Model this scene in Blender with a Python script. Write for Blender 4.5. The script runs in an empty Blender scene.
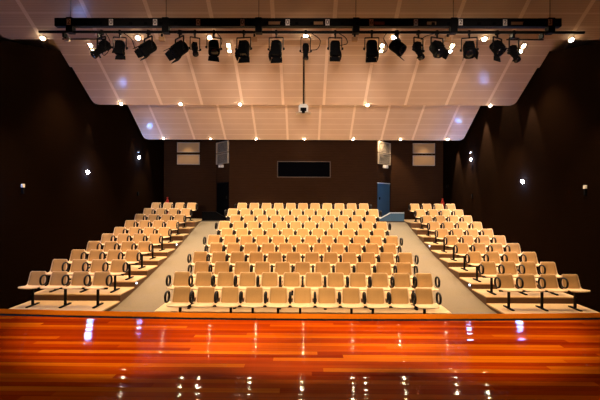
import bpy, bmesh, math, random
from mathutils import Vector, Matrix
random.seed(7)
S = bpy.context.scene
COL = S.collection
PI = math.pi
R = math.radians
CZ = 2.82            # eye height above the lowest auditorium floor
FPX = 400.0          # focal length in pixels of the 600 px wide frame
VX = 303.0           # column that the hall's axis runs to

def P(px, py, Y):    # point at depth Y under a photograph pixel
    return Vector(((px - VX) * Y / FPX, Y, CZ + (200 - py) * Y / FPX))

# ------------------------------------------------------------------ materials
def mat(name, col, rough=0.6, metal=0.0, emit=None, strength=0.0, coat=0.0, spec=0.5, noise=0.0, nscale=8.0, bump=0.0):
    m = bpy.data.materials.new(name); m.use_nodes = True
    nt = m.node_tree; b = nt.nodes['Principled BSDF']
    b.inputs['Base Color'].default_value = (*col, 1)
    b.inputs['Roughness'].default_value = rough
    b.inputs['Metallic'].default_value = metal
    b.inputs['Coat Weight'].default_value = coat
    b.inputs['Coat Roughness'].default_value = 0.08
    b.inputs['Specular IOR Level'].default_value = spec
    if emit:
        b.inputs['Emission Color'].default_value = (*emit, 1)
        b.inputs['Emission Strength'].default_value = strength
    if noise > 0 or bump > 0:
        tc = nt.nodes.new('ShaderNodeTexCoord')
        nz = nt.nodes.new('ShaderNodeTexNoise'); nz.inputs['Scale'].default_value = nscale; nz.inputs['Detail'].default_value = 4
        nt.links.new(tc.outputs['Object'], nz.inputs['Vector'])
        if noise > 0:
            mx = nt.nodes.new('ShaderNodeMix'); mx.data_type = 'RGBA'
            mx.inputs[6].default_value = (*[c * (1 - noise) for c in col], 1)
            mx.inputs[7].default_value = (*[min(1, c * (1 + noise)) for c in col], 1)
            nt.links.new(nz.outputs['Fac'], mx.inputs[0]); nt.links.new(mx.outputs[2], b.inputs['Base Color'])
        if bump > 0:
            bp = nt.nodes.new('ShaderNodeBump'); bp.inputs['Strength'].default_value = bump; bp.inputs['Distance'].default_value = 0.01
            nt.links.new(nz.outputs['Fac'], bp.inputs['Height']); nt.links.new(bp.outputs['Normal'], b.inputs['Normal'])
    return m

class N:             # tiny node-graph helper
    def __init__(s, m): s.nt = m.node_tree; s.b = s.nt.nodes['Principled BSDF']
    def new(s, t, **kw):
        n = s.nt.nodes.new(t)
        for k, v in kw.items(): setattr(n, k, v)
        return n
    def link(s, a, b): s.nt.links.new(a, b)
    def math(s, op, a, b=None, c=None):
        n = s.new('ShaderNodeMath', operation=op)
        for i, v in enumerate((a, b, c)):
            if v is None: continue
            if hasattr(v, 'is_linked') or hasattr(v, 'links'): s.link(v, n.inputs[i])
            else: n.inputs[i].default_value = v
        return n.outputs[0]
    def mix(s, f, a, b):
        n = s.new('ShaderNodeMix', data_type='RGBA')
        for i, v in ((0, f), (6, a), (7, b)):
            if hasattr(v, 'links'): s.link(v, n.inputs[i])
            elif i == 0: n.inputs[0].default_value = v
            else: n.inputs[i].default_value = (*v, 1)
        return n.outputs[2]

def ceiling_material():
    m = mat('perforated_timber_ceiling', (.6, .46, .36), .5, spec=.2, coat=.25)
    g = N(m); g.b.inputs['Coat Roughness'].default_value = .17
    tc = g.new('ShaderNodeTexCoord'); sp = g.new('ShaderNodeSeparateXYZ'); g.link(tc.outputs['Object'], sp.inputs[0])
    x, y = sp.outputs[0], sp.outputs[1]
    fx = g.math('PINGPONG', g.math('ADD', x, .68), .68)         # 0 at each long joint
    strip = g.math('LESS_THAN', fx, .045)
    fy = g.math('PINGPONG', y, .165)
    seam = g.math('LESS_THAN', fy, .012)
    fine = g.math('PINGPONG', y, .0275)
    slot = g.math('LESS_THAN', fine, .006)
    nz = g.new('ShaderNodeTexNoise'); nz.inputs['Scale'].default_value = 1.3
    g.link(tc.outputs['Object'], nz.inputs['Vector'])
    c = g.mix(nz.outputs['Fac'], (.39, .285, .22), (.46, .345, .27))
    c = g.mix(g.math('MULTIPLY', slot, .35), c, (.23, .16, .115))
    c = g.mix(g.math('MULTIPLY', seam, .7), c, (.58, .45, .35))
    c = g.mix(strip, c, (.60, .48, .39))
    g.link(c, g.b.inputs['Base Color'])
    return m

def stage_material():
    m = mat('polished_red_timber', (.5, .13, .02), .3, coat=.26, spec=.0)
    g = N(m); g.b.inputs['Coat Roughness'].default_value = .045
    tc = g.new('ShaderNodeTexCoord')
    sp = g.new('ShaderNodeSeparateXYZ'); g.link(tc.outputs['Object'], sp.inputs[0])
    row = g.math('FLOOR', g.math('DIVIDE', sp.outputs[1], .088))
    w1 = g.new('ShaderNodeTexWhiteNoise', noise_dimensions='1D'); g.link(row, w1.inputs['W'])
    cell = g.math('FLOOR', g.math('ADD', g.math('DIVIDE', sp.outputs[0], 3.1), g.math('MULTIPLY', w1.outputs['Value'], 7.3)))
    cb = g.new('ShaderNodeCombineXYZ'); g.link(row, cb.inputs[0]); g.link(cell, cb.inputs[1])
    w2 = g.new('ShaderNodeTexWhiteNoise', noise_dimensions='2D'); g.link(cb.outputs[0], w2.inputs['Vector'])
    joint = g.math('LESS_THAN', g.math('PINGPONG', sp.outputs[1], .044), .0016)
    mp = g.new('ShaderNodeMapping'); mp.inputs['Scale'].default_value = (.9, 22, 1); g.link(tc.outputs['Object'], mp.inputs[0])
    nz = g.new('ShaderNodeTexNoise'); nz.inputs['Scale'].default_value = 1; nz.inputs['Detail'].default_value = 5; g.link(mp.outputs[0], nz.inputs['Vector'])
    f = g.math('ADD', g.math('MULTIPLY', w2.outputs['Value'], .62), g.math('MULTIPLY', nz.outputs['Fac'], .38))
    cr = g.new('ShaderNodeValToRGB'); g.link(f, cr.inputs[0])
    e = cr.color_ramp.elements
    e[0].position = .12; e[0].color = (.27, .016, .001, 1)
    e[1].position = .9; e[1].color = (.90, .25, .008, 1)
    k = e.new(.45); k.color = (.56, .06, .0015, 1)
    k = e.new(.68); k.color = (.72, .12, .003, 1)
    g.link(g.mix(g.math('MULTIPLY', joint, .6), cr.outputs[0], (.06, .008, .002)), g.b.inputs['Base Color'])
    bp = g.new('ShaderNodeBump'); bp.inputs['Strength'].default_value = 1.0; bp.inputs['Distance'].default_value = .0042
    m2 = g.new('ShaderNodeMapping'); m2.inputs['Scale'].default_value = (.5, 11, 1); g.link(tc.outputs['Object'], m2.inputs[0])
    n2 = g.new('ShaderNodeTexNoise'); n2.inputs['Scale'].default_value = 1; n2.inputs['Detail'].default_value = .6; g.link(m2.outputs[0], n2.inputs['Vector'])
    g.link(n2.outputs['Fac'], bp.inputs['Height'])
    g.link(bp.outputs[0], g.b.inputs['Normal']); g.link(bp.outputs[0], g.b.inputs['Coat Normal'])
    return m

def wall_material(name, k):
    m = mat(name, (.04, .024, .014), 1.0, spec=.0)
    g = N(m)
    tc = g.new('ShaderNodeTexCoord'); sp = g.new('ShaderNodeSeparateXYZ'); g.link(tc.outputs['Object'], sp.inputs[0])
    f = g.math('LESS_THAN', g.math('PINGPONG', sp.outputs[2], .06), .006)
    nz = g.new('ShaderNodeTexNoise'); nz.inputs['Scale'].default_value = 3; nz.inputs['Detail'].default_value = 5
    mp = g.new('ShaderNodeMapping'); mp.inputs['Scale'].default_value = (1, .6, 9); g.link(tc.outputs['Object'], mp.inputs[0]); g.link(mp.outputs[0], nz.inputs['Vector'])
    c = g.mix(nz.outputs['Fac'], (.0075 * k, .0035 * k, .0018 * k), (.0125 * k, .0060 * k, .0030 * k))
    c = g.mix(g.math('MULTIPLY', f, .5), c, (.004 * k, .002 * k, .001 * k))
    g.link(c, g.b.inputs['Base Color'])
    return m

M = dict(
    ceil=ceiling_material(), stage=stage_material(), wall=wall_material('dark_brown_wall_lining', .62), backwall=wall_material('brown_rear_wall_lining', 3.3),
    nosing=mat('stage_nosing_timber', (.55, .135, .006), .6, coat=.0, spec=.0, noise=.15, nscale=5),
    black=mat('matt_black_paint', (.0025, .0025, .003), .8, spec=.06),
    blackmetal=mat('black_metal', (.004, .004, .0045), .6, spec=.12),
    blackplastic=mat('black_armrest_plastic', (.006, .005, .005), .5, spec=.2),
    shell=mat('cream_moulded_shell', (.74, .53, .34), .45, noise=.04),
    pad=mat('tan_upholstery', (.42, .25, .105), .9, spec=.2, noise=.12, nscale=60, bump=.25),
    tier=mat('cream_timber_tread', (.60, .42, .23), .55, noise=.08, nscale=4),
    riser=mat('brown_timber_riser', (.10, .045, .018), .6, noise=.2, nscale=5),
    carpet=mat('grey_beige_aisle_carpet', (.17, .137, .10), .95, spec=.1, noise=.18, nscale=40, bump=.3),
    darkfloor=mat('dark_floor_covering', (.03, .022, .016), .9),
    lens=mat('dark_lamp_glass', (.004, .004, .006), .12, spec=.4),
    white=mat('white_plastic', (.75, .74, .70), .5),
    plate=mat('number_plate_white', (.85, .80, .74), .6),
    ink=mat('number_black', (.01, .01, .01), .7),
    panel=mat('beige_panel_face', (.42, .27, .12), .7, noise=.1, nscale=3),
    frame=mat('pale_panel_frame', (.36, .31, .25), .5),
    slat=mat('pale_louvre_slat', (.30, .26, .21), .5),
    glass=mat('dark_booth_glass', (.002, .002, .003), .9, spec=.0),
    trimm=mat('brown_window_trim', (.06, .038, .026), .6),
    doorblack=mat('black_door_leaf', (.003, .003, .0035), .9, spec=.0),
    doorblue=mat('blue_light_tint', (.022, .075, .15), .5, noise=.15, nscale=3),  # blue light near the right-hand door put into the base colour
    bluecap=mat('pale_blue_capping', (.50, .58, .66), .5),
    red=mat('red_paint', (.80, .06, .03), .35),
    brownbox=mat('brown_box', (.28, .15, .06), .7),
    metalring=mat('pale_metal_ring', (.6, .55, .5), .35, metal=.6),
    warm=mat('lit_warm_lens', (1, .9, .7), .4, emit=(1, .80, .50), strength=350),
    cool=mat('lit_cool_lens', (.8, .9, 1), .4, emit=(.38, .58, 1), strength=190),
    step=mat('lit_step_lens', (.8, .9, 1), .4, emit=(.65, .78, 1), strength=8),
)

# ------------------------------------------------------------------ helpers
def obj(name, bm, material, parent=None, smooth=False, loc=None):
    me = bpy.data.meshes.new(name)
    bmesh.ops.recalc_face_normals(bm, faces=bm.faces[:])
    bm.to_mesh(me); bm.free()
    if smooth:
        for p in me.polygons: p.use_smooth = True
    me.materials.append(material)
    o = bpy.data.objects.new(name, me); COL.objects.link(o)
    if parent: o.parent = parent
    if loc: o.location = loc
    return o

def tag(o, label, cat, group=None):
    o['label'] = label; o['category'] = cat
    if group: o['group'] = group
    return o

def thing(name, label, cat, loc=(0, 0, 0), rotz=0, group=None):
    o = bpy.data.objects.new(name, None); COL.objects.link(o)
    o.empty_display_size = .1
    o.location = loc; o.rotation_euler = (0, 0, rotz)
    return tag(o, label, cat, group)

def struct(name, bm, m, smooth=False, loc=None):
    o = obj(name, bm, m, smooth=smooth, loc=loc); o['kind'] = 'structure'; return o

def add_box(bm, x0, x1, y0, y1, z0, z1, bevel=0.0):
    r = bmesh.ops.create_cube(bm, size=1)
    vs = r['verts']
    for v in vs:
        v.co = Vector(((x0 + x1) / 2 + v.co.x * (x1 - x0), (y0 + y1) / 2 + v.co.y * (y1 - y0), (z0 + z1) / 2 + v.co.z * (z1 - z0)))
    if bevel > 0:
        es = list({e for v in vs for e in v.link_edges})
        bmesh.ops.bevel(bm, geom=es, offset=bevel, segments=2, affect='EDGES', profile=.5)
    return bm

def bx(x0, x1, y0, y1, z0, z1, bevel=0.0):
    return add_box(bmesh.new(), x0, x1, y0, y1, z0, z1, bevel)

def add_prism(bm, pts, axis, a, b):
    """polygon pts extruded between a and b along axis ('x','y','z')"""
    def mk(p, t):
        if axis == 'x': return (t, p[0], p[1])
        if axis == 'y': return (p[0], t, p[1])
        return (p[0], p[1], t)
    A = [bm.verts.new(mk(p, a)) for p in pts]; B = [bm.verts.new(mk(p, b)) for p in pts]
    n = len(pts)
    bm.faces.new(A); bm.faces.new(B[::-1])
    for i in range(n):
        bm.faces.new((A[i], A[(i + 1) % n], B[(i + 1) % n], B[i]))
    return bm

def add_tube(bm, pts, r, seg=8, closed=False):
    pts = [Vector(p) for p in pts]; n = len(pts); rings = []
    up = Vector((0, 0, 1)); prev = None
    for i, p in enumerate(pts):
        if closed: t = pts[(i + 1) % n] - pts[i - 1]
        else: t = pts[min(i + 1, n - 1)] - pts[max(i - 1, 0)]
        t.normalize()
        if prev is None:
            ref = Vector((1, 0, 0)) if abs(t.x) < .9 else Vector((0, 1, 0))
            u = t.cross(ref).normalized()
        else:
            u = (prev - t * prev.dot(t)).normalized()
        prev = u; w = t.cross(u)
        rings.append([bm.verts.new(p + r * (math.cos(2 * PI * k / seg) * u + math.sin(2 * PI * k / seg) * w)) for k in range(seg)])
    m = n if closed else n - 1
    for i in range(m):
        a, b = rings[i], rings[(i + 1) % n]
        for k in range(seg):
            bm.faces.new((a[k], a[(k + 1) % seg], b[(k + 1) % seg], b[k]))
    if not closed:
        bm.faces.new(rings[0][::-1]); bm.faces.new(rings[-1])
    return bm

def add_lathe(bm, prof, axis='z', seg=20, sq=1.0):
    """profile [(r, t)] revolved about axis; sq<1 squares off the section"""
    rings = []
    for r, t in prof:
        ring = []
        for k in range(seg):
            a = 2 * PI * k / seg; c, s = math.cos(a), math.sin(a)
            if sq != 1.0:
                c = math.copysign(abs(c) ** sq, c); s = math.copysign(abs(s) ** sq, s)
            q = (r * c, r * s, t) if axis == 'z' else ((r * c, t, r * s) if axis == 'y' else (t, r * c, r * s))
            ring.append(bm.verts.new(q))
        rings.append(ring)
    for a, b in zip(rings, rings[1:]):
        for k in range(seg):
            bm.faces.new((a[k], a[(k + 1) % seg], b[(k + 1) % seg], b[k]))
    bm.faces.new(rings[0][::-1]); bm.faces.new(rings[-1])
    return bm

def text_mesh(s, size):
    cu = bpy.data.curves.new('txt', 'FONT'); cu.body = s; cu.size = size; cu.align_x = 'CENTER'; cu.align_y = 'CENTER'; cu.extrude = .001
    o = bpy.data.objects.new('txt', cu); COL.objects.link(o)
    dg = bpy.context.evaluated_depsgraph_get(); dg.update()
    me = bpy.data.meshes.new_from_object(o.evaluated_get(dg))
    bpy.data.objects.remove(o); bpy.data.curves.remove(cu)
    return me

def spot(name, loc, target, power, angle, blend=.6, col=(1, .8, .55), radius=.06, parent=None):
    l = bpy.data.lights.new(name, 'SPOT'); l.energy = power; l.color = col; l.spot_size = R(angle); l.spot_blend = blend; l.shadow_soft_size = radius
    o = bpy.data.objects.new(name, l); COL.objects.link(o)
    o.location = loc
    o.rotation_euler = (Vector(target) - Vector(loc)).to_track_quat('-Z', 'Y').to_euler()
    return o

def ordinal(i):
    return ['first', 'second', 'third', 'fourth', 'fifth', 'sixth', 'seventh', 'eighth', 'ninth', 'tenth', 'eleventh', 'twelfth', 'thirteenth', 'fourteenth', 'fifteenth', 'sixteenth', 'seventeenth'][i]

# ------------------------------------------------------------------ levels
ZR = [9.13 + .9 * i for i in range(11)]
DR = [2.0, 1.82, 1.695, 1.54, 1.375, 1.205, 1.035, .825, .615, .387, .145]
FL = [2.0 - d for d in DR]                   # floor level of every row
HX = 7.1                                      # half width of the hall
FLS = [0, .175, .345] + [FL[i] + .05 * (1 - (i - 1) / 9) for i in range(3, 11)]   # side blocks
FRONT = .55                                   # tier edge ahead of the seat back
ZB, ZS = 19.3, 20.35                          # booth wall, rear side walls
STAGE_Z = CZ - 1.70

# ------------------------------------------------------------------ floors, tiers, ramps
struct('floor', bx(-10, 10, 5.0, 21.2, -.2, 0), M['darkfloor'])
CW = {}
for i in range(1, 11):
    n = 11 if i % 2 == 0 else 12
    hw = 3.5 if i == 1 else n * .275 + .06
    y0, y1 = ZR[i] - FRONT - .05, (ZR[i + 1] - FRONT - .05 if i < 10 else ZB)
    if i == 10: hw = 3.2
    t = struct('seating_tier', bx(-hw, hw, y0, y1, 0, FL[i] - .03), M['riser'])
    t = struct('tier_tread', bx(-hw, hw, y0 - .015, y1 + (0 if i == 10 else -.0), FL[i] - .03, FL[i]), M['tier'])
for s in (-1, 1):
    for i in range(1, 11):
        y0, y1 = (ZR[i] - FRONT, ZR[i + 1] - FRONT) if i < 10 else (ZR[i] - FRONT, ZS)
        if i == 1: y0 = 8.2
        a, b = sorted((s * 4.75, s * (HX - .03)))
        struct('seating_tier', bx(a, b, y0, y1, 0, FLS[i] - .03), M['riser'])
        struct('tier_tread', bx(a, b, y0 - .015, y1 - .015 if i < 10 else y1, FLS[i] - .03, FLS[i]), M['tier'])
    # sloping aisle
    prof = [(8.2, 0), (8.2, .03)] + [(ZR[i] + .12, FL[i] - .10) for i in range(1, 11)] + [(18.66, FL[10] - .05), (18.66, 0)]
    a, b = sorted((s * 3.0, s * 4.75))
    bm = bmesh.new(); add_prism(bm, prof, 'x', a, b)
    struct('floor_aisle_' + ('left' if s < 0 else 'right'), bm, M['carpet'])
    # rear landing behind the low wall
    a, b = sorted((s * 3.2, s * 4.75))
    struct('floor_landing_' + ('left' if s < 0 else 'right'), bx(a, b, 18.66, ZS, 0, FL[10]), M['darkfloor'])
    # low wall across the head of the aisle, with a raking stair flank towards the door
    mm = M['doorblue'] if s > 0 else M['doorblack']
    cc = M['bluecap'] if s > 0 else M['black']
    side = 'right' if s > 0 else 'left'
    a, b = sorted((s * 4.08, s * 4.72))
    low = thing('low_wall', f'low {"blue" if s > 0 else "black"} wall closing the top end of the {side} aisle', 'low wall', (0, 0, 0))
    obj('wall_panel', bx(a, b, 18.67, 18.79, FL[10], 2.22), mm, low)
    obj('capping', bx(a, b, 18.65, 18.81, 2.22, 2.25, .004), cc, low)
    bm = bmesh.new()
    add_prism(bm, [(s * 3.56, FL[10]), (s * 4.075, FL[10]), (s * 4.075, 2.22), (s * 3.56, 1.93)], 'y', 18.67, 18.79)
    obj('raking_panel', bm, mm, low)
    bm = bmesh.new()
    add_prism(bm, [(s * 3.56, 1.93), (s * 4.08, 2.22), (s * 4.08, 2.25), (s * 3.56, 1.96)], 'y', 18.65, 18.81)
    obj('raking_capping', bm, cc, low)

# ------------------------------------------------------------------ stage
def edge_y(x): return 5.98 + .0075 * x * x
N_ = 24
xs = [-9 + 18 * k / N_ for k in range(N_ + 1)]
def stage_strip(y0f, y1f, z0, z1):
    bm = bmesh.new()
    pts = [(x, y0f(x)) for x in xs] + [(x, y1f(x)) for x in reversed(xs)]
    add_prism(bm, pts, 'z', z0, z1); return bm
struct('floor_stage', stage_strip(lambda x: -3.0, lambda x: edge_y(x) - .345, STAGE_Z - .08, STAGE_Z), M['stage'])
struct('trim_1', stage_strip(lambda x: edge_y(x) - .235, lambda x: edge_y(x), STAGE_Z - .07, STAGE_Z), M['nosing'])
struct('dark_groove_strip', stage_strip(lambda x: edge_y(x) - .345, lambda x: edge_y(x) - .235, STAGE_Z - .07, STAGE_Z - .004), M['black'])  # black strip filling the groove behind the nosing, its dark put in as colour
struct('stage_base', stage_strip(lambda x: -3.0, lambda x: edge_y(x) - .03, 0.0, STAGE_Z - .08), M['black'])
struct('wall_stage_back', bx(-10.2, 10.2, -3.2, -3.0, 0, 9), M['black'])

# ------------------------------------------------------------------ walls
def side_wall(s):
    H = lambda y, py_h: CZ + py_h
    top = [(ZS + .2, 8.8), (12.3, 8.8), (12.0, CZ + 4.75), (11.86, CZ + 4.5), (11.7, CZ + 4.36), (11.45, CZ + 4.27), (11.1, CZ + 4.18), (9.33, CZ + 3.73), (6.3, CZ + 3.0)]
    pts = [(6.3, 0), (ZS + .2, 0)] + top
    bm = bmesh.new(); a, b = sorted((s * HX, s * (HX + .2))); add_prism(bm, pts, 'x', a, b)
    return struct('wall_left' if s < 0 else 'wall_right', bm, M['wall'])
for s in (-1, 1):
    side_wall(s)
    nm = 'left' if s < 0 else 'right'
    a, b = sorted((s * 10.0, s * 10.2))
    struct('wall_stage_' + nm, bx(a, b, -3.0, 12.3, 0, 9), M['black'])
    a, b = sorted((s * (HX + .2), s * 10))
    struct('wall_return_' + nm, bx(a, b, 12.3, 12.5, 0, 9), M['black'])
    # rear side wall and the splayed door wall
    a, b = sorted((s * 4.45, s * HX))
    struct('wall_back_' + nm, bx(a, b, ZS, ZS + .2, 0, 8.8), M['backwall'])
AX, BX = 3.56, 4.45
for s in (-1, 1):
    nm = 'left' if s < 0 else 'right'
    bm = bmesh.new()
    add_prism(bm, [(s * AX, ZB), (s * BX, ZS), (s * (BX - .05), ZS + .2), (s * (AX - .2), ZB + .2)], 'z', 0, 8.8)
    struct('wall_splay_' + nm, bm, M['backwall'])
# booth wall with an opening for its window
wx0, wx1, wz0, wz1 = (277 - VX) * ZB / FPX, (330.5 - VX) * ZB / FPX, CZ + (200 - 177.5) * ZB / FPX, CZ + (200 - 161.2) * ZB / FPX
bm = bmesh.new()
AX2 = AX
add_box(bm, -AX2, wx0, ZB, ZB + .2, 0, 8.8); add_box(bm, wx1, AX2, ZB, ZB + .2, 0, 8.8)
add_box(bm, wx0, wx1, ZB, ZB + .2, 0, wz0); add_box(bm, wx0, wx1, ZB, ZB + .2, wz1, 8.8)
struct('wall_booth', bm, M['backwall'])
bm = bmesh.new(); f = .035
add_box(bm, wx0, wx1, ZB - .02, ZB + .1, wz0, wz0 + f); add_box(bm, wx0, wx1, ZB - .02, ZB + .1, wz1 - f, wz1)
add_box(bm, wx0, wx0 + f, ZB - .02, ZB + .1, wz0 + f, wz1 - f); add_box(bm, wx1 - f, wx1, ZB - .02, ZB + .1, wz0 + f, wz1 - f)
w = struct('window_1', bm, M['trimm'])
obj('pane', bx(wx0 + f, wx1 - f, ZB + .04, ZB + .05, wz0 + f, wz1 - f), M['glass'], w)
struct('wall_booth_inside', bx(-3, 3, ZB + .9, ZB + 1.0, 0, 8.8), M['black'])
struct('ceiling_void', bx(-10.2, 10.2, -3.2, 21.2, 9.0, 9.2), M['black'])

# doors on the splayed walls
def splay_frame(s):
    d = Vector((s * (BX - AX), ZS - ZB, 0)); L = d.length; d.normalize()
    n = Vector((d.y, -d.x, 0)) * (1 if s > 0 else -1)
    if n.y > 0: n = -n
    return Vector((s * AX, ZB, 0)), d, n, L
def splay_box(bm, s, t0, t1, o0, o1, z0, z1):
    a, d, n, L = splay_frame(s)
    q = [a + d * t0 + n * o0, a + d * t1 + n * o0, a + d * t1 + n * o1, a + d * t0 + n * o1]
    return add_prism(bm, [(p.x, p.y) for p in q], 'z', z0, z1)
for k, s in enumerate((-1, 1)):
    L = splay_frame(s)[3]
    bm = bmesh.new(); top = CZ + (200 - 183.3) * 19.6 / FPX
    splay_box(bm, s, .04, L * .86, .0, .045, FL[10], top)
    d = struct(f'door_{k + 1}', bm, M['doorblue' if s > 0 else 'doorblack'])
    bm = bmesh.new(); splay_box(bm, s, .02, L * .88, .0, .06, top, top + .04)
    obj('door_head', bm, M['bluecap' if s > 0 else 'black'], d)
    bm = bmesh.new(); splay_box(bm, s, .12, .16, .045, .10, FL[10] + 1.0, FL[10] + 1.12)
    obj('door_handle', bm, M['blackmetal'], d)

# ------------------------------------------------------------------ ceiling
SL = .64; CA = math.atan(SL); CS = math.sqrt(1 + SL * SL)
def ceil_z(y, which):
    y0, h0 = {1: (17.5, 2.63), 2: (13.4, 3.18), 3: (9.3, 3.73)}[which]
    return CZ + h0 + SL * (y0 - y)
def rounded(pts, idx, r, seg=5):
    out = []
    for i, p in enumerate(pts):
        if i not in idx: out.append(p); continue
        p = Vector(p); a = (Vector(pts[i - 1]) - p).normalized(); b = (Vector(pts[(i + 1) % len(pts)]) - p).normalized()
        for k in range(seg + 1):
            t = k / seg; q = p + a * r * (1 - t) ** 2 + b * r * t ** 2
            out.append((q.x, q.y))
    return out
def ceiling_panel(name, y_low, z_low, pts, idx):
    bm = bmesh.new(); add_prism(bm, rounded(pts, idx, .22), 'z', 0, .1)
    o = struct(name, bm, M['ceil']); o.location = (0, y_low, z_low); o.rotation_euler = (-CA, 0, 0)
    return o
W1 = 6.96
ceiling_panel('ceiling_rear', 17.5, CZ + 2.63, [(-W1, 0), (W1, 0), (W1, -3.4), (-W1, -3.4)], (0, 1))
W2 = 7.04; k1 = -(13.4 - 12.1) * CS; k2 = -(13.4 - 8.6) * CS
ceiling_panel('ceiling_front', 13.4, CZ + 3.18, [(-W2, 0), (W2, 0), (W2, k1), (9.95, k1), (9.95, k2), (-9.95, k2), (-9.95, k1), (-W2, k1)], (0, 1))

ceiling_panel('ceiling_stage_side', 9.3, CZ + 3.73, [(-W2, 0), (W2, 0), (W2, -4.6), (-W2, -4.6)], (0, 1))

# ------------------------------------------------------------------ ceiling downlights
WARM = (1, .69, .39); WARM2 = (1, .78, .50)
NRM = Vector((0, -SL, -1)).normalized()
def downlight(px, py, which, r, power, label, group, angle=84, Y=None, aim=(0, 0), col=(1, .69, .39)):
    if Y is None:
        k = (200 - py) / FPX
        c0 = {1: 2.63 + SL * 17.5, 2: 3.18 + SL * 13.4, 3: 3.73 + SL * 9.3}[which]
        Y = c0 / (k + SL)
    x = (px - VX) * Y / FPX; z = ceil_z(Y, which)
    t = thing('downlight', label, 'ceiling light', (x, Y, z), 0, group)
    t.rotation_euler = (-CA, 0, 0)
    bm = bmesh.new(); add_lathe(bm, [(r * 1.0, .0), (r * 1.35, 0), (r * 1.35, -.012), (r * 1.0, -.018)], seg=20)
    obj('ring', bm, M['metalring'], t)
    bm = bmesh.new(); add_lathe(bm, [(r * .98, -.017), (r * .98, -.022), (r * .6, -.03)], seg=20)
    obj('lens', bm, M['warm'], t, smooth=False)
    p = Vector((x, Y, z)) + NRM * .06 + Vector((0, 0, -.03))
    spot('downlight_lamp', p, p + Vector((*aim, -1)), power * .9, angle, .75, col, r)
    return t
rowA = [(41, 39), (137, 38.5), (209, 38), (305, 36.5), (393, 37.5), (483, 39), (569, 40)]
for i, (px, py) in enumerate(rowA):
    downlight(px, 37.3 + (py - 38), 3, .046, 440 if 0 < i < 6 else 950, f'lit round ceiling downlight just below the lamp bar, {ordinal(i)} from the left in its row', 'downlights in the row near the lamp bar', aim=((.10, .0, 0, 0, 0, .0, -.10)[i], .05), angle=84 if 0 < i < 6 else 72)
rowB = [120, 180, 239.5, 303, 367, 428, 489]
for i, px in enumerate(rowB):
    if i == 5: continue
    downlight(px, 104.6 + (px - 300) * .003, 2, .042, 1000, f'lit downlight at the rear edge of the front ceiling panel, {ordinal(i if i < 5 else 5)} from left', 'downlights along the front panel edge', aim=(.08 if i == 0 else (-.08 if i == 6 else 0), 0))
rowC = [163, 210, 256, 304, 353, 400, 447]
for i, px in enumerate(rowC):
    downlight(px, 138.8, 1, .034, 600, f'small lit downlight along the ceiling edge by the back wall, {ordinal(i)} from left', 'downlights along the back ceiling edge', col=WARM2)
for i in range(6):
    downlight(198 + 52 * i, 0, 1, .06, 1000, 'lit downlight hidden above the front ceiling panel, seen only mirrored in the stage', 'downlights hidden behind the front panel', Y=15.35, col=WARM2)
# twin recessed fittings seen between the stage lamps
for i, px in enumerate((91, 228.5, 380.5, 450, 520)):
    Yt = (3.18 + SL * 13.4) / ((200 - 49) / FPX + SL)
    x = (px - VX) * Yt / FPX
    t = thing('twin_downlight', f'lit twin ceiling fitting glowing between the black stage lamps, {ordinal(i)} from left', 'ceiling light', (x, Yt, ceil_z(Yt, 2)), 0, 'twin fittings in the front ceiling panel')
    t.rotation_euler = (-CA, 0, 0)
    obj('frame', bx(-.075, .075, -.19, .13, -.012, .0, .003), M['frame'], t)
    obj('lens', bx(-.03, .03, -.165, -.07, -.02, -.012, .002), M['warm'], t)
    bm = bmesh.new(); add_lathe(bm, [(.034, -.012), (.034, -.02), (.02, -.026)], seg=16)
    for v in bm.verts: v.co.y += .065
    obj('lens', bm, M['warm'], t)
    q = Vector((x, Yt, ceil_z(Yt, 2))) + NRM * .07
    spot('twin_downlight_lamp', q, q + Vector((0, 0, -1)), 720, 84, .75, WARM, .06)

# ------------------------------------------------------------------ seats
def seat_profile(v):
    """(y, z, half width) along the shell, v 0..1 from the front lip to the top of the back"""
    K = [(0, -.402, .474, .222), (.035, -.406, .496, .236), (.10, -.37, .510, .242), (.30, -.25, .496, .240), (.44, -.15, .484, .232),
         (.52, -.095, .502, .226), (.60, -.07, .555, .222), (.75, -.038, .67, .214), (.90, -.010, .775, .204), (.965, -.002, .808, .192), (1.0, .0, .820, .160)]
    for a, b in zip(K, K[1:]):
        if v <= b[0]:
            t = (v - a[0]) / (b[0] - a[0]); return tuple(a[i] + (b[i] - a[i]) * t for i in (1, 2, 3))
    return K[-1][1:]
def shell_pt(u, v):
    y, z, hw = seat_profile(v)
    back = max(0, min(1, (v - .42) / .2))
    dish = (1 - u * u)
    y2 = y + back * .022 * dish * (1 if v < .97 else .6)
    z2 = z - (1 - back) * .014 * dish
    return Vector((u * hw, y2, z2))
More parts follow.
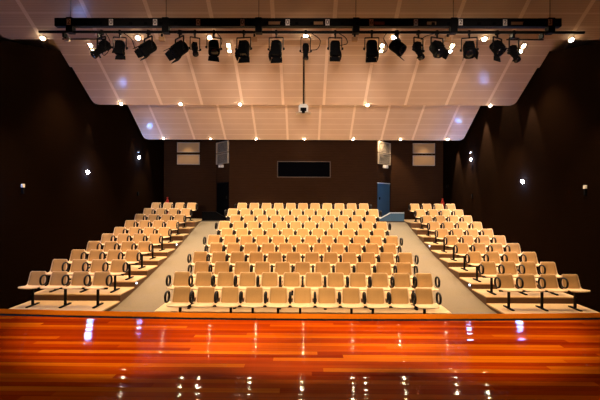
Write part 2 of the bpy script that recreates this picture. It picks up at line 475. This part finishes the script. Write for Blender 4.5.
def sheet(us, vs, fn, thick):
    bm = bmesh.new(); pts = [[fn(u, v) for u in us] for v in vs]
    nrm = []
    for j in range(len(vs)):
        row = []
        for i in range(len(us)):
            du = pts[j][min(i + 1, len(us) - 1)] - pts[j][max(i - 1, 0)]
            dv = pts[min(j + 1, len(vs) - 1)][i] - pts[max(j - 1, 0)][i]
            row.append(du.cross(dv).normalized())
        nrm.append(row)
    A = [[bm.verts.new(pts[j][i]) for i in range(len(us))] for j in range(len(vs))]
    B = [[bm.verts.new(pts[j][i] - nrm[j][i] * thick) for i in range(len(us))] for j in range(len(vs))]
    J, I = len(vs) - 1, len(us) - 1
    for j in range(J):
        for i in range(I):
            bm.faces.new((A[j][i], A[j][i + 1], A[j + 1][i + 1], A[j + 1][i]))
            bm.faces.new((B[j][i], B[j + 1][i], B[j + 1][i + 1], B[j][i + 1]))
    for j in range(J):
        bm.faces.new((A[j][0], A[j + 1][0], B[j + 1][0], B[j][0])); bm.faces.new((A[j][I], B[j][I], B[j + 1][I], A[j + 1][I]))
    for i in range(I):
        bm.faces.new((A[0][i], B[0][i], B[0][i + 1], A[0][i + 1])); bm.faces.new((A[J][i], A[J][i + 1], B[J][i + 1], B[J][i]))
    return bm
us = [-1, -.93, -.7, -.35, 0, .35, .7, .93, 1]
vs = [0, .04, .10, .2, .30, .38, .44, .48, .52, .56, .60, .68, .75, .83, .90, .935, .965, .985, 1.0]
shell0 = obj('shell', sheet(us, vs, shell_pt, .014), M['shell'], smooth=True)
def pad_pt(u, w):
    v = .50 + w * .475
    p = shell_pt(u, v)
    ww = .200 - .018 * w
    corner = 1 - .16 * max(0, (abs(2 * w - 1) - .80) / .2) ** 2
    edge = max(abs(u), abs(2 * w - 1))
    bulge = .020 * (1 - max(0, (edge - .75) / .25) ** 2) + .003
    p.x = u * ww * corner
    n = Vector((0, -.96, .26))
    return p + n * bulge
ws = [0, .04, .1, .25, .5, .75, .9, .96, 1]
pad0 = obj('back_pad', sheet(us, ws, pad_pt, .012), M['pad'], smooth=True)
def loop_pts():
    out = []; y0, y1, z0, z1, r = -.345, -.085, .53, .762, .105
    for cx, cz, a0 in ((y1 - r, z1 - r, 0), (y0 + r, z1 - r, 90), (y0 + r, z0 + r, 180), (y1 - r, z0 + r, 270)):
        for k in range(5):
            a = R(a0 + 90 * k / 4); out.append((0, cx + r * math.cos(a), cz + r * math.sin(a)))
    return out
bm = bmesh.new(); add_tube(bm, loop_pts(), .018, 8, True)
for v in bm.verts: v.co.x *= 1.5
arm0 = obj('armrest', bm, M['blackplastic'], smooth=True)
PROTO = (shell0, pad0, arm0)

def place_seat(x, i, label, group, arms, fl=FL):
    r = thing('audience_seat', label, 'seat', (x, ZR[i], fl[i]), 0, group)
    for src in (shell0, pad0):
        c = src.copy(); COL.objects.link(c); c.parent = r
    for a in arms:
        c = arm0.copy(); COL.objects.link(c); c.parent = r; c.location = (a * .275, 0, 0)
    return r
def seat_beam(x0, x1, i, legs, label, group, fl=FL):
    t = thing('seat_beam', label, 'seat frame', ((x0 + x1) / 2, ZR[i], fl[i]), 0, group)
    cx = (x0 + x1) / 2
    obj('beam', bx(x0 - cx, x1 - cx, -.20, -.15, .415, .455, .006), M['blackmetal'], t)
    for lx in legs:
        bm = bmesh.new(); add_box(bm, lx - cx - .026, lx - cx + .026, -.20, -.15, .03, .415, .004)
        l = obj('leg', bm, M['blackmetal'], t)
        obj('foot', bx(lx - cx - .032, lx - cx + .032, -.40, .05, 0, .032, .006), M['blackmetal'], l)
    return t
ROWN = ['front', 'second', 'third', 'fourth', 'fifth', 'sixth', 'seventh', 'eighth', 'ninth', 'tenth', 'rearmost']
for i in range(11):
    n = 11 if i % 2 == 0 else 12
    for j in range(n):
        x = (j - (n - 1) / 2) * .55
        place_seat(x, i, f'tan padded cream seat, {ROWN[i]} row of the centre block, {ordinal(j)} from the left', f'seats in the {ROWN[i]} row of the centre block', (-1, 1) if j == 0 else (1,))
    hw = n * .275
    if i == 0: legs = [(px - VX) * 8.93 / FPX for px in (180, 231, 253, 278.4, 300.6, 352, 373.4, 425)]
    else: legs = [(j - (n - 1) / 2) * .55 + .275 for j in range(0, n, 2) if (j - (n - 1) / 2) * .55 + .275 < hw]
    seat_beam(-hw + .05, hw - .05, i, legs, f'black steel beam and legs carrying the {ROWN[i]} row of centre block seats', 'beams under the centre block seats')
SROW = ['front', 'second', 'third', 'fourth', 'fifth', 'sixth', 'seventh', 'eighth', 'ninth', 'rearmost']
for s in (-1, 1):
    side = 'left' if s < 0 else 'right'
    for i in range(1, 11):
        for k in range(4):
            x = s * (5.04 + .54 * k)
            place_seat(x, i, f'tan padded cream seat, {SROW[i - 1]} row of the {side} side block, {ordinal(k)} from the aisle', f'seats in the {SROW[i - 1]} row of the {side} side block', (-s,), FLS)
        a, b = sorted((s * 4.82, s * 6.88))
        seat_beam(a, b, i, [s * 5.06, s * 5.87, s * 6.68], f'black steel beam and legs carrying the {SROW[i - 1]} row of {side} side block seats', f'beams under the {side} side block seats', FLS)
for o in PROTO: bpy.data.objects.remove(o)

# ------------------------------------------------------------------ lighting bar and stage lamps
YB = 8.3
HP = CZ + (200 - 32.2) * YB / FPX            # pipe height
bar = thing('lighting_bar', 'long black wired lamp bar with numbered plates hung across the hall', 'lighting bar', (0, YB, HP))
xb0, xb1 = (54 - VX) * YB / FPX, (558 - VX) * YB / FPX
xp0, xp1 = (37 - VX) * YB / FPX, (582 - VX) * YB / FPX
zb0, zb1 = (32.2 - 27.3) * YB / FPX, (32.2 - 19.2) * YB / FPX
obj('beam', bx(xb0, xb1, -.06, .06, zb0, zb1, .008), M['blackmetal'], bar)
bm = bmesh.new(); add_tube(bm, [(xp0, 0, 0), (xp1, 0, 0)], .028, 12); obj('pipe', bm, M['blackmetal'], bar, smooth=True)
for px in (69, 165, 258, 355, 452, 548):
    x = (px - VX) * YB / FPX
    h = obj('hanger_plate', bx(x - .07, x + .07, -.072, .072, -.03, zb1 + .012, .01), M['blackmetal'], bar)
    bm = bmesh.new(); add_tube(bm, [(x, 0, zb1 + .04), (x, 0, ceil_z(YB, 3) - HP + .35)], .006, 6); obj('suspension_wire', bm, M['black'], h)
# small connectors and sockets along the bar
for px in range(86, 545, 15):
    if min(abs(px - q) for q in (69, 111, 155, 198, 242, 287, 326.5, 370, 414, 458, 502, 546)) < 6: continue
    x = (px - VX) * YB / FPX
    obj('socket', bx(x - .035, x + .035, -.085, -.06, zb0 + .02, zb0 + .075, .006), M['black'], bar)
for px, ch in zip((69, 111, 155, 198, 242, 287, 326.5, 370, 414, 458, 502, 546), '200000060223'):
    x = (px - VX) * YB / FPX
    hx = .068 if abs(px - 69) < 1 else 0
    y = -.074 if px in (69, 458, 546) else -.062
    pl = obj('number_plate', bx(x - .042, x + .042, y - .004, y, zb0 + .012, zb1 - .03, .002), M['plate'], bar)
    tm = text_mesh(ch, .13); tm.materials.clear(); tm.materials.append(M['ink'])
    o = bpy.data.objects.new('number', tm); COL.objects.link(o); o.parent = pl
    o.location = (x, y - .0055, (zb0 + zb1) / 2 - .009); o.rotation_euler = (PI / 2, 0, 0)
for a, b in ((268, 280), (313, 322), (373, 383), (425, 434), (508, 520)):
    obj('cover_plate', bx((a - VX) * YB / FPX, (b - VX) * YB / FPX, -.072, -.06, zb0 + .03, zb0 + .09, .003), M['brownbox'], bar)
# short dark bars added where the ceiling edge has only a shadow gap
for nm, a, b in (('left', 57, 101), ('right', 508, 545)):
    x0, x1 = (a - VX) * YB / FPX, (b - VX) * YB / FPX
    t = thing('shadow_gap_bar', f'dark strip for ceiling shadow gap below the {nm} end of the lamp bar', 'lighting bar', ((x0 + x1) / 2, YB + .12, HP - .10), 0, 'ceiling shadow gap strips below the lamp bar')
    hl = (x1 - x0) / 2
    bm = bmesh.new(); add_tube(bm, [(-hl, 0, 0), (hl, 0, 0)], .014, 8); obj('pipe', bm, M['blackmetal'], t)
    for q in (-hl * .8, hl * .8): obj('bracket', bx(q - .015, q + .015, -.13, .015, -.005, .10), M['blackmetal'], t)
    if nm == 'left': obj('white_box', bx(-hl + .06, -hl + .16, -.03, .03, -.045, .03, .006), M['white'], t)
for i, px in enumerate((160.5, 253.5, 354, 447)):
    x = (px - VX) * YB / FPX
    t = thing('junction_box', f'small brown box hanging beneath the lamp bar pipe, {ordinal(i)} from left', 'box', (x, YB + .02, HP - .03), 0, 'brown boxes under the lamp bar')
    obj('box', bx(-.06, .06, -.04, .04, -.15, -.07, .008), M['brownbox'], t)
    obj('bracket', bx(-.02, .02, -.012, .012, -.08, 0), M['blackmetal'], t)

YOKE = .20
def yoke_bm(w, drop):
    bm = bmesh.new(); t = .008; d = .014; top = -.115
    add_box(bm, -w, w, -d, d, top - t, top + t)
    for s in (-1, 1):
        add_box(bm, s * w - t, s * w + t, -d, d, -drop - .03, top)
        add_lathe_at(bm, s * (w + .012), -drop)
    return bm
def add_lathe_at(bm, x, z):
    n0 = len(bm.verts); add_lathe(bm, [(.024, -.02), (.024, .02)], 'x', 10)
    bm.verts.ensure_lookup_table()
    for v in bm.verts[n0:]: v.co.x += x; v.co.z += z
def clamp_bm():
    bm = bmesh.new()
    add_box(bm, -.022, .022, -.045, .045, -.048, -.028, .004); add_box(bm, -.022, .022, .028, .048, -.045, .03, .004)
    add_box(bm, -.022, .022, -.048, -.028, -.045, .012, .004)
    add_box(bm, -.022, .022, -.02, .048, .026, .042, .004)
    add_box(bm, -.014, .014, -.014, .014, -.125, -.045)
    return bm
def fresnel(body, k):
    bm = bmesh.new()
    add_lathe(bm, [(.07, .17), (.105, .155), (.118, .12), (.120, -.10), (.132, -.105), (.132, -.14), (.112, -.14)], 'y', 24, .72)
    for j in range(5): add_box(bm, -.085, .085, .10 - j * .045, .115 - j * .045, .105, .14)
    add_box(bm, -.05, .05, .10, .19, -.05, .03, .01)
    return bm
def doors(body, w, flare, which='tblr'):
    for q in which:
        bm = bmesh.new(); L = .115; e = .006
        c, s_ = math.cos(flare), math.sin(flare)
        A, B = (.115, .13) if q in 'tb' else (.10, .08)
        sg = 1 if q in 'tr' else -1
        ps = []
        for (a, l) in ((-A, 0), (A, 0), (B, L), (-B, L)):
            off = sg * (.118 + l * s_); yy = -.145 - l * c
            ps.append((a, yy, off) if q in 'tb' else (off, yy, a))
        n = Vector((0, s_, sg * c)) if q in 'tb' else Vector((sg * c, s_, 0))
        V1 = [bm.verts.new(Vector(p) + n * e) for p in ps]; V0 = [bm.verts.new(Vector(p) - n * e) for p in ps]
        bm.faces.new(V1); bm.faces.new(V0[::-1])
        for a in range(4): bm.faces.new((V1[a], V1[(a + 1) % 4], V0[(a + 1) % 4], V0[a]))
        obj('barn_door', bm, M['black'], body)
def make_lamp(px, kind, pan, tilt, scale, label, drop=.20, flare=20, which='tblr', cable=None, roll=0):
    x = (px - VX) * YB / FPX; drop += .13; scale *= .95
    t = thing('stage_lamp', label, 'stage lamp', (x, YB, HP), R(pan), 'stage lamps on the overhead bar')
    obj('clamp', clamp_bm(), M['blackmetal'], t)
    w = .142 * scale if kind != 'profile' else .125 * scale
    obj('yoke', yoke_bm(w + .012, drop), M['blackmetal'], t)
    if kind == 'profile':
        bm = bmesh.new()
        add_lathe(bm, [(.05, .24), (.085, .22), (.10, .17), (.10, .02), (.085, .0), (.085, -.06), (.072, -.065), (.072, -.20), (.088, -.205), (.088, -.27), (.078, -.275)], 'y', 22)
        for j in range(4): add_box(bm, -.07, .07, .17 - j * .04, .185 - j * .04, .085, .118)
        for s in (-1, 1):
            add_box(bm, s * .085 if s > 0 else -.15, .15 if s > 0 else -.085, -.05, -.035, -.008, .008)
        add_box(bm, -.012, .012, -.16, -.13, -.14, -.06); add_box(bm, -.04, .04, .10, .25, -.12, -.07, .01)
    else:
        bm = fresnel(None, 0)
    for v in bm.verts: v.co *= scale
    b = obj('body', bm, M['black'], t); b.location = (0, 0, -drop); b.rotation_euler = (R(tilt), R(roll), 0)
    fy, fr = (-.272, .072) if kind == 'profile' else (-.139, .105)
    bm = bmesh.new(); add_lathe(bm, [(fr * scale, (fy + .01) * scale), (fr * scale, (fy - .004) * scale), (fr * .6 * scale, (fy - .018) * scale)], 'y', 22)
    obj('lens', bm, M['lens'], b, smooth=True)
    if kind == 'fresnel' and which:
        n0 = len(b.children); doors(b, w, R(flare), which)
        for c in b.children:
            if c.name.startswith('barn_door'):
                for v in c.data.vertices: v.co *= scale
    if cable:
        pts = [Vector(p) for p in cable]; sm = []
        for a in range(len(pts) - 1):
            p0, p1, p2, p3 = pts[max(a - 1, 0)], pts[a], pts[a + 1], pts[min(a + 2, len(pts) - 1)]
            for q in range(6):
                u = q / 6
                sm.append(.5 * ((2 * p1) + (p2 - p0) * u + (2 * p0 - 5 * p1 + 4 * p2 - p3) * u * u + (3 * p1 - p0 - 3 * p2 + p3) * u ** 3))
        sm.append(pts[-1])
        bm = bmesh.new(); add_tube(bm, sm, .008, 6); obj('power_cable', bm, M['black'], t, smooth=True)
    return t
LAMPS = [
    (100, 'profile', -25, 50, .95, 'tilted down and left, first from left end', .22, 0, '', [(0.05, .05, 0), (.20, .04, -.2), (.22, 0, -.42), (.08, .0, -.5), (0.0, .0, -.4)], 12),
    (118.5, 'fresnel', 8, 72, .86, 'short and upright with lower flap, second from left', .20, 5, 'tb', [(.06, .05, 0), (.22, .04, -.12), (.30, .03, -.33), (.36, .03, -.36), (.42, .03, -.36)], 0),
    (147, 'fresnel', -38, 40, 1.0, 'turned to the left with wide flaps, third from left', .21, 8, 'tblr', None, 0),
    (178.5, 'fresnel', -42, 42, 1.08, 'turned to the left, square flaps, fourth from left', .24, 8, 'tblr', None, 0),
    (194, 'profile', 25, 55, .72, 'smallest one, fifth from the left', .22, 0, '', None, 0),
    (213, 'fresnel', 20, 58, .95, 'with bent lower flap, sixth from the left', .20, 30, 'tb', [(.08, .05, 0), (.17, .03, -.12), (.15, .03, -.25)], 0),
    (243, 'fresnel', -8, 66, 1.0, 'upright with rounded top, seventh from left', .22, 10, 'tblr', None, 0),
    (275.5, 'fresnel', -6, 70, 1.0, 'upright with long flaps, eighth from left', .22, 8, 'tblr', None, 0),
    (305, 'profile', 0, 74, .72, 'narrow with side knobs above projector, ninth from left', .26, 0, '', [(.12, .05, 0), (.30, .03, -.15), (.25, .03, -.33), (.12, .03, -.36)], 0),
    (334.5, 'fresnel', 2, 74, .92, 'square upright with looping cable at right, tenth from left', .21, 6, 'tblr', [(.08, .05, 0), (.22, .03, -.1), (.25, .03, -.22), (.10, .03, -.26)], 0),
    (371, 'fresnel', -2, 74, .98, 'square and upright with S-shaped cable, eleventh from the left', .21, 6, 'tblr', [(.33, .05, .02), (.25, .03, -.12), (.33, .03, -.28), (.28, .03, -.40), (.12, .03, -.40)], 0),
    (396.5, 'fresnel', 55, 40, 1.0, 'swung far right, twelfth from left', .19, 8, 'b', None, 0),
    (417.5, 'profile', 22, 62, .85, 'narrow and slanting down right, thirteenth from left', .24, 0, '', None, 0),
    (436, 'fresnel', 20, 48, 1.0, 'box shaped without lower flap, fourteenth from left', .22, 12, 'lr', [(0, .05, 0), (-.25, .03, -.10), (-.38, .03, -.2)], 0),
    (468, 'fresnel', -12, 52, 1.02, 'stout six-sided outline, fifteenth from left', .23, 12, 'lr', None, 0),
    (496, 'fresnel', 30, 55, .92, 'with knobbly outline, second from the right end', .20, 30, 'tb', None, 0),
    (512.5, 'profile', 10, 60, .82, 'low hanging, last at the right end', .30, 0, '', None, 0),
]
for px, kind, pan, tilt, sc, lab, drop, flare, which, cable, roll in LAMPS:
    make_lamp(px, kind, pan, tilt, sc, 'black stage lamp on overhead bar, ' + lab, drop, flare, which, cable, roll)

# ------------------------------------------------------------------ projector
YP = 11.4
pz = CZ + (200 - 113) * YP / FPX
t = thing('projector', 'white projector hanging on a long ceiling pole in the middle of the hall', 'projector', ((303 - VX) * YP / FPX, YP, pz))
obj('body', bx(-.135, .135, -.15, .17, .0, .19, .02), M['white'], t)
obj('front_panel', bx(-.085, .085, -.158, -.15, .02, .12, .003), M['black'], t)
bm = bmesh.new(); add_lathe(bm, [(.045, -.20), (.05, -.156)], 'y', 16); obj('lens', bm, M['lens'], t)
obj('tray', bx(-.21, .21, -.17, .17, -.025, -.002, .004), M['frame'], t)
obj('mount', bx(-.10, .10, -.10, .10, .191, .235, .006), M['white'], t)
bm = bmesh.new(); add_tube(bm, [(0, 0, .235), (0, 0, ceil_z(YP, 2) - pz - .03)], .02, 10); obj('pole', bm, M['blackmetal'], t, smooth=True)
bm = bmesh.new(); add_tube(bm, [(.035, -.02, .2), (.04, -.01, .5), (.028, -.01, .9), (.035, -.01, ceil_z(YP, 2) - pz - .06)], .008, 6); obj('cable', bm, M['black'], t, smooth=True)

# ------------------------------------------------------------------ wall lights and small wall fittings
COOL = (.12, .30, 1)
def on_wall(px, py, s):
    Y = HX * FPX / abs(px - VX); return Vector((s * HX, Y, CZ + (200 - py) * Y / FPX))
def wall_light(px, py, s, label):
    p = on_wall(px, py, s)
    t = thing('wall_light', label, 'wall light', p, 0, 'cool white lights on the side walls')
    a, b = sorted((0, -s * .05)); obj('housing', bx(a, b, -.06, .06, -.05, .05, .012), M['blackmetal'], t)
    bm = bmesh.new(); add_lathe(bm, [(.07, 0), (.068, .02), (.05, .04), (.025, .05)], 'x', 18)
    for v in bm.verts: v.co.x = -s * (.05 + v.co.x); v.co.y *= 1.1; v.co.z *= .85
    obj('lens', bm, M['cool'], t, smooth=True)
    l = bpy.data.lights.new('wall_light_lamp', 'POINT'); l.energy = 42; l.color = COOL; l.shadow_soft_size = .05
    o = bpy.data.objects.new('wall_light_lamp', l); COL.objects.link(o); o.location = p + Vector((-s * .17, 0, 0))
for (px, py, s, lab) in ((137, 158.2, -1, 'small blue-white light on the left wall nearest the back of the hall'),
                         (85, 173, -1, 'blue-white light halfway along the left wall'),
                         (-24, 199, -1, 'blue-white light on the left wall nearest the stage, at the photo edge'),
                         (471.5, 159, 1, 'small blue-white light on the right wall nearest the back of the hall'),
                         (523.3, 180.6, 1, 'blue-white light halfway along the right wall')):
    wall_light(px, py, s, lab)
def wall_item(name, px, py, s, w, h, m, label, cat, group, lower=None):
    p = on_wall(px, py, s); a, b = sorted((0, -s * .05))
    t = thing(name, label, cat, p, 0, group)
    obj('face', bx(a, b, -w / 2, w / 2, -h / 2, h / 2, .006), m, t)
    if lower:
        obj('bracket', bx(a, b, -w / 3, w / 3, -h / 2 - .16, -h / 2 - .001, .004), M['black'], t)
for s, side, q in ((-1, 'left', (137, 152.5, 137, 194.5, 20.5, 186.8)), (1, 'right', (471, 151.8, 472, 195.5, 584.5, 185.8))):
    wall_item('wall_sensor', q[0], q[1], s, .07, .07, M['white'] if s > 0 else M['frame'], f'tiny pale box on the {side} wall just above its rear light', 'sensor', 'tiny boxes above the rear wall lights')
    wall_item('wall_switch', q[2], q[3], s, .12, .16, M['black'], f'small dark plate on the {side} wall above the rear seats', 'switch', 'dark plates on the side walls')
    wall_item('wall_box', q[4], q[5], s, .085, .09, M['white'], f'small white box with black bracket on the front part of the {side} wall', 'sensor', 'white boxes on the side walls', True)
wall_item('wall_switch', 447, 186, 1, .22, .16, M['black'], 'small dark plate on the right wall beside the back corner', 'switch', 'dark plates on the side walls')

# step lights on the tier flanks
for px, py, Y, s, lab in ((131, 285.2, 11.0, -1, 'tiny lit step light on the left aisle, nearer the stage'), (174, 245, 14.7, -1, 'tiny lit step light on the left aisle, nearer the back'),
                          (474.5, 287, 11.0, 1, 'tiny lit step light on the right aisle, nearer the stage'), (433.5, 244.5, 14.7, 1, 'tiny lit step light on the right aisle, nearer the back')):
    i = min(range(11), key=lambda q: abs(ZR[q] - FRONT + .06 - abs(4.75 * FPX / (px - VX))))
    y = ZR[i] - FRONT + .07
    t = thing('step_light', lab, 'step light', (s * 4.75, y, FLS[i] - .062), 0, 'step lights beside the aisles')
    a, b = sorted((0, -s * .02)); obj('housing', bx(a, b, -.055, .055, -.028, .028, .004), M['blackmetal'], t)
    a, b = sorted((-s * .02, -s * .03)); obj('lens', bx(a, b, -.04, .04, -.018, .018, .002), M['step'], t)

# ------------------------------------------------------------------ panels on the rear walls
def framed_panel(x0, x1, z0, z1, label):
    cx, cz = (x0 + x1) / 2, (z0 + z1) / 2; hw, hh = (x1 - x0) / 2, (z1 - z0) / 2; f = .03
    t = thing('wall_panel', label, 'wall panel', (cx, ZS, cz), 0, 'framed panels on the rear side walls')
    bm = bmesh.new()
    add_box(bm, -hw, hw, -.07, 0, -hh, -hh + f); add_box(bm, -hw, hw, -.07, 0, hh - f, hh); add_box(bm, -hw, -hw + f, -.07, 0, -hh + f, hh - f); add_box(bm, hw - f, hw, -.07, 0, -hh + f, hh - f)
    obj('frame', bm, M['frame'], t)
    obj('face', bx(-hw + f, hw - f, -.045, -.002, -hh + f, hh - f), M['panel'], t)
for side, a, b in (('left', 177, 199.3), ('right', 412.2, 434)):
    for pos, y0, y1 in (('upper', 152.7, 143), ('lower', 165, 155.2)):
        y0 += .3 if side == 'right' else 0
        framed_panel((a - VX) * ZS / FPX, (b - VX) * ZS / FPX, CZ + (200 - y0) * ZS / FPX, CZ + (200 - y1) * ZS / FPX, f'beige framed panel on the back wall at {side}, {pos} of its pair')
for s, side in ((-1, 'left'), (1, 'right')):
    a, d, n, L = splay_frame(s)
    rot = math.atan2(d.y * s, d.x * s)
    for pos, z0, z1 in (('upper', CZ + 2.33, CZ + 2.87), ('lower', CZ + 1.77, CZ + 2.29)):
        c = a + d * (L * .46); hw = L * .42
        t = thing('louvre_panel', f'slatted panel on the angled wall over the {"blue" if s > 0 else "black"} door, {pos} of its pair', 'wall panel', (c.x, c.y, (z0 + z1) / 2), rot, 'slatted panels over the doors')
        hh = (z1 - z0) / 2; f = .025; o0 = -.08
        bm = bmesh.new()
        add_box(bm, -hw, hw, o0, -.002, -hh, -hh + f); add_box(bm, -hw, hw, o0, -.002, hh - f, hh); add_box(bm, -hw, -hw + f, o0, -.002, -hh + f, hh - f); add_box(bm, hw - f, hw, o0, -.002, -hh + f, hh - f)
        obj('frame', bm, M['frame'], t)
        bm = bmesh.new(); k = 9
        for j in range(k):
            z = -hh + f + (j + .5) * (2 * hh - 2 * f) / k
            add_prism(bm, [(-.065, z - .028), (-.055, z - .028), (-.015, z + .02), (-.025, z + .02)], 'x', -hw + f, hw - f)
        obj('slats', bm, M['slat'], t)
    c = a + d * (L * .5)
    t = thing('door_sensor', f'small white box under the slatted panels over the {"blue" if s > 0 else "black"} door', 'sensor', (c.x, c.y, CZ + 1.66), rot, 'boxes over the doors')
    obj('casing', bx(-.15, .15, -.16, -.002, -.07, .07, .02), M['white'], t)

# red extinguishers by the back corners
for s, side, px in ((-1, 'left', 167), (1, 'right', 442.3)):
    x = (px - VX) * 20.1 / FPX
    t = thing('fire_extinguisher', f'red cone-topped fire extinguisher behind the rearmost seats at {side}', 'fire extinguisher', (x, 20.12, FL[10]), 0, 'red extinguishers in the back corners')
    h = CZ + .10 - FL[10]
    bm = bmesh.new(); add_lathe(bm, [(.085, 0), (.09, .02), (.09, h - .22), (.07, h - .15), (.03, h - .08), (.022, h - .03)], seg=18); obj('cylinder', bm, M['red'], t, smooth=True)
    bm = bmesh.new(); add_box(bm, -.05, .05, -.015, .015, h - .03, h - .01); add_box(bm, -.02, .02, -.02, .02, h - .05, h + .02); obj('handle', bm, M['red'], t)
    bm = bmesh.new(); add_tube(bm, [(.02, -.02, h - .04), (.10, -.03, h - .12), (.11, -.03, h - .4), (.10, -.03, h - .6)], .012, 8); obj('hose', bm, M['black'], t, smooth=True)

# ------------------------------------------------------------------ working light
# stage wash from the stage bars overhead
for x in (-4.4, -2.2, 0, 2.2, 4.4):
    spot('stage_wash_lamp', (x, 1.2, CZ + 3.4), (x * .85, 6.3, STAGE_Z), 1500 if abs(x) < 3 else 160, 39, .5, (1, .72, .40), .1)
# house wash thrown out over the hall from the stage side
for x in (-3.2, 0, 3.2):
    spot('house_wash_lamp', (x, .6, CZ + .9), (x * 1.1, 12.0, CZ + 2.05), 3300, 28, .3, (1, .78, .62), .45)
# small wash lamps in the void behind the ceiling edge, over the wall panels
spot('panel_wash_lamp', (3.75, 18.95, CZ + 3.25), (4.05, 19.75, CZ + 2.0), 420, 60, .6, WARM, .05)
for x in (-5.85, 6.1):
    spot('panel_wash_lamp', (x, 19.75, CZ + 3.3), (x, 20.2, CZ + 1.5), 60, 56, .6, WARM, .05)
# lamps in the slot between ceiling and side walls, grazing the lining
for x, y, p in ((6.8, 18.4, 1500), (6.8, 17.0, 1300), (6.8, 15.6, 1700), (6.8, 13.9, 1500), (6.8, 12.5, 700), (-6.8, 18.2, 260), (-6.8, 16.6, 200), (-6.8, 13.2, 140)):
    z = ceil_z(min(y, 17.4), 1 if y > 13.4 else 2) - .12 if y < 17.5 else CZ + 2.9
    spot('wall_graze_lamp', (x, y, z), (x * 1.02, y - .05, z - 2), p, 40, .5, (1, .84, .70), .04)
# blue working light by the right-hand door
l = bpy.data.lights.new('door_blue_lamp', 'POINT'); l.energy = 7; l.color = (.25, .5, 1); l.shadow_soft_size = .1
o = bpy.data.objects.new('door_blue_lamp', l); COL.objects.link(o); o.location = (4.2, 18.4, CZ + .4)

# ------------------------------------------------------------------ world, camera, view
w = bpy.data.worlds.new('World'); S.world = w; w.use_nodes = True
w.node_tree.nodes['Background'].inputs[0].default_value = (1, .75, .5, 1); w.node_tree.nodes['Background'].inputs[1].default_value = 0.0
cam = bpy.data.cameras.new('camera'); co = bpy.data.objects.new('camera', cam); COL.objects.link(co)
cam.sensor_width = 36; cam.lens = 24; cam.clip_start = .05; cam.clip_end = 100
co.location = (0, 0, CZ); co.rotation_euler = (R(90), R(-.25), R(.43))
S.camera = co
S.view_settings.view_transform = 'Standard'; S.view_settings.look = 'None'; S.view_settings.exposure = .15; S.view_settings.gamma = 1
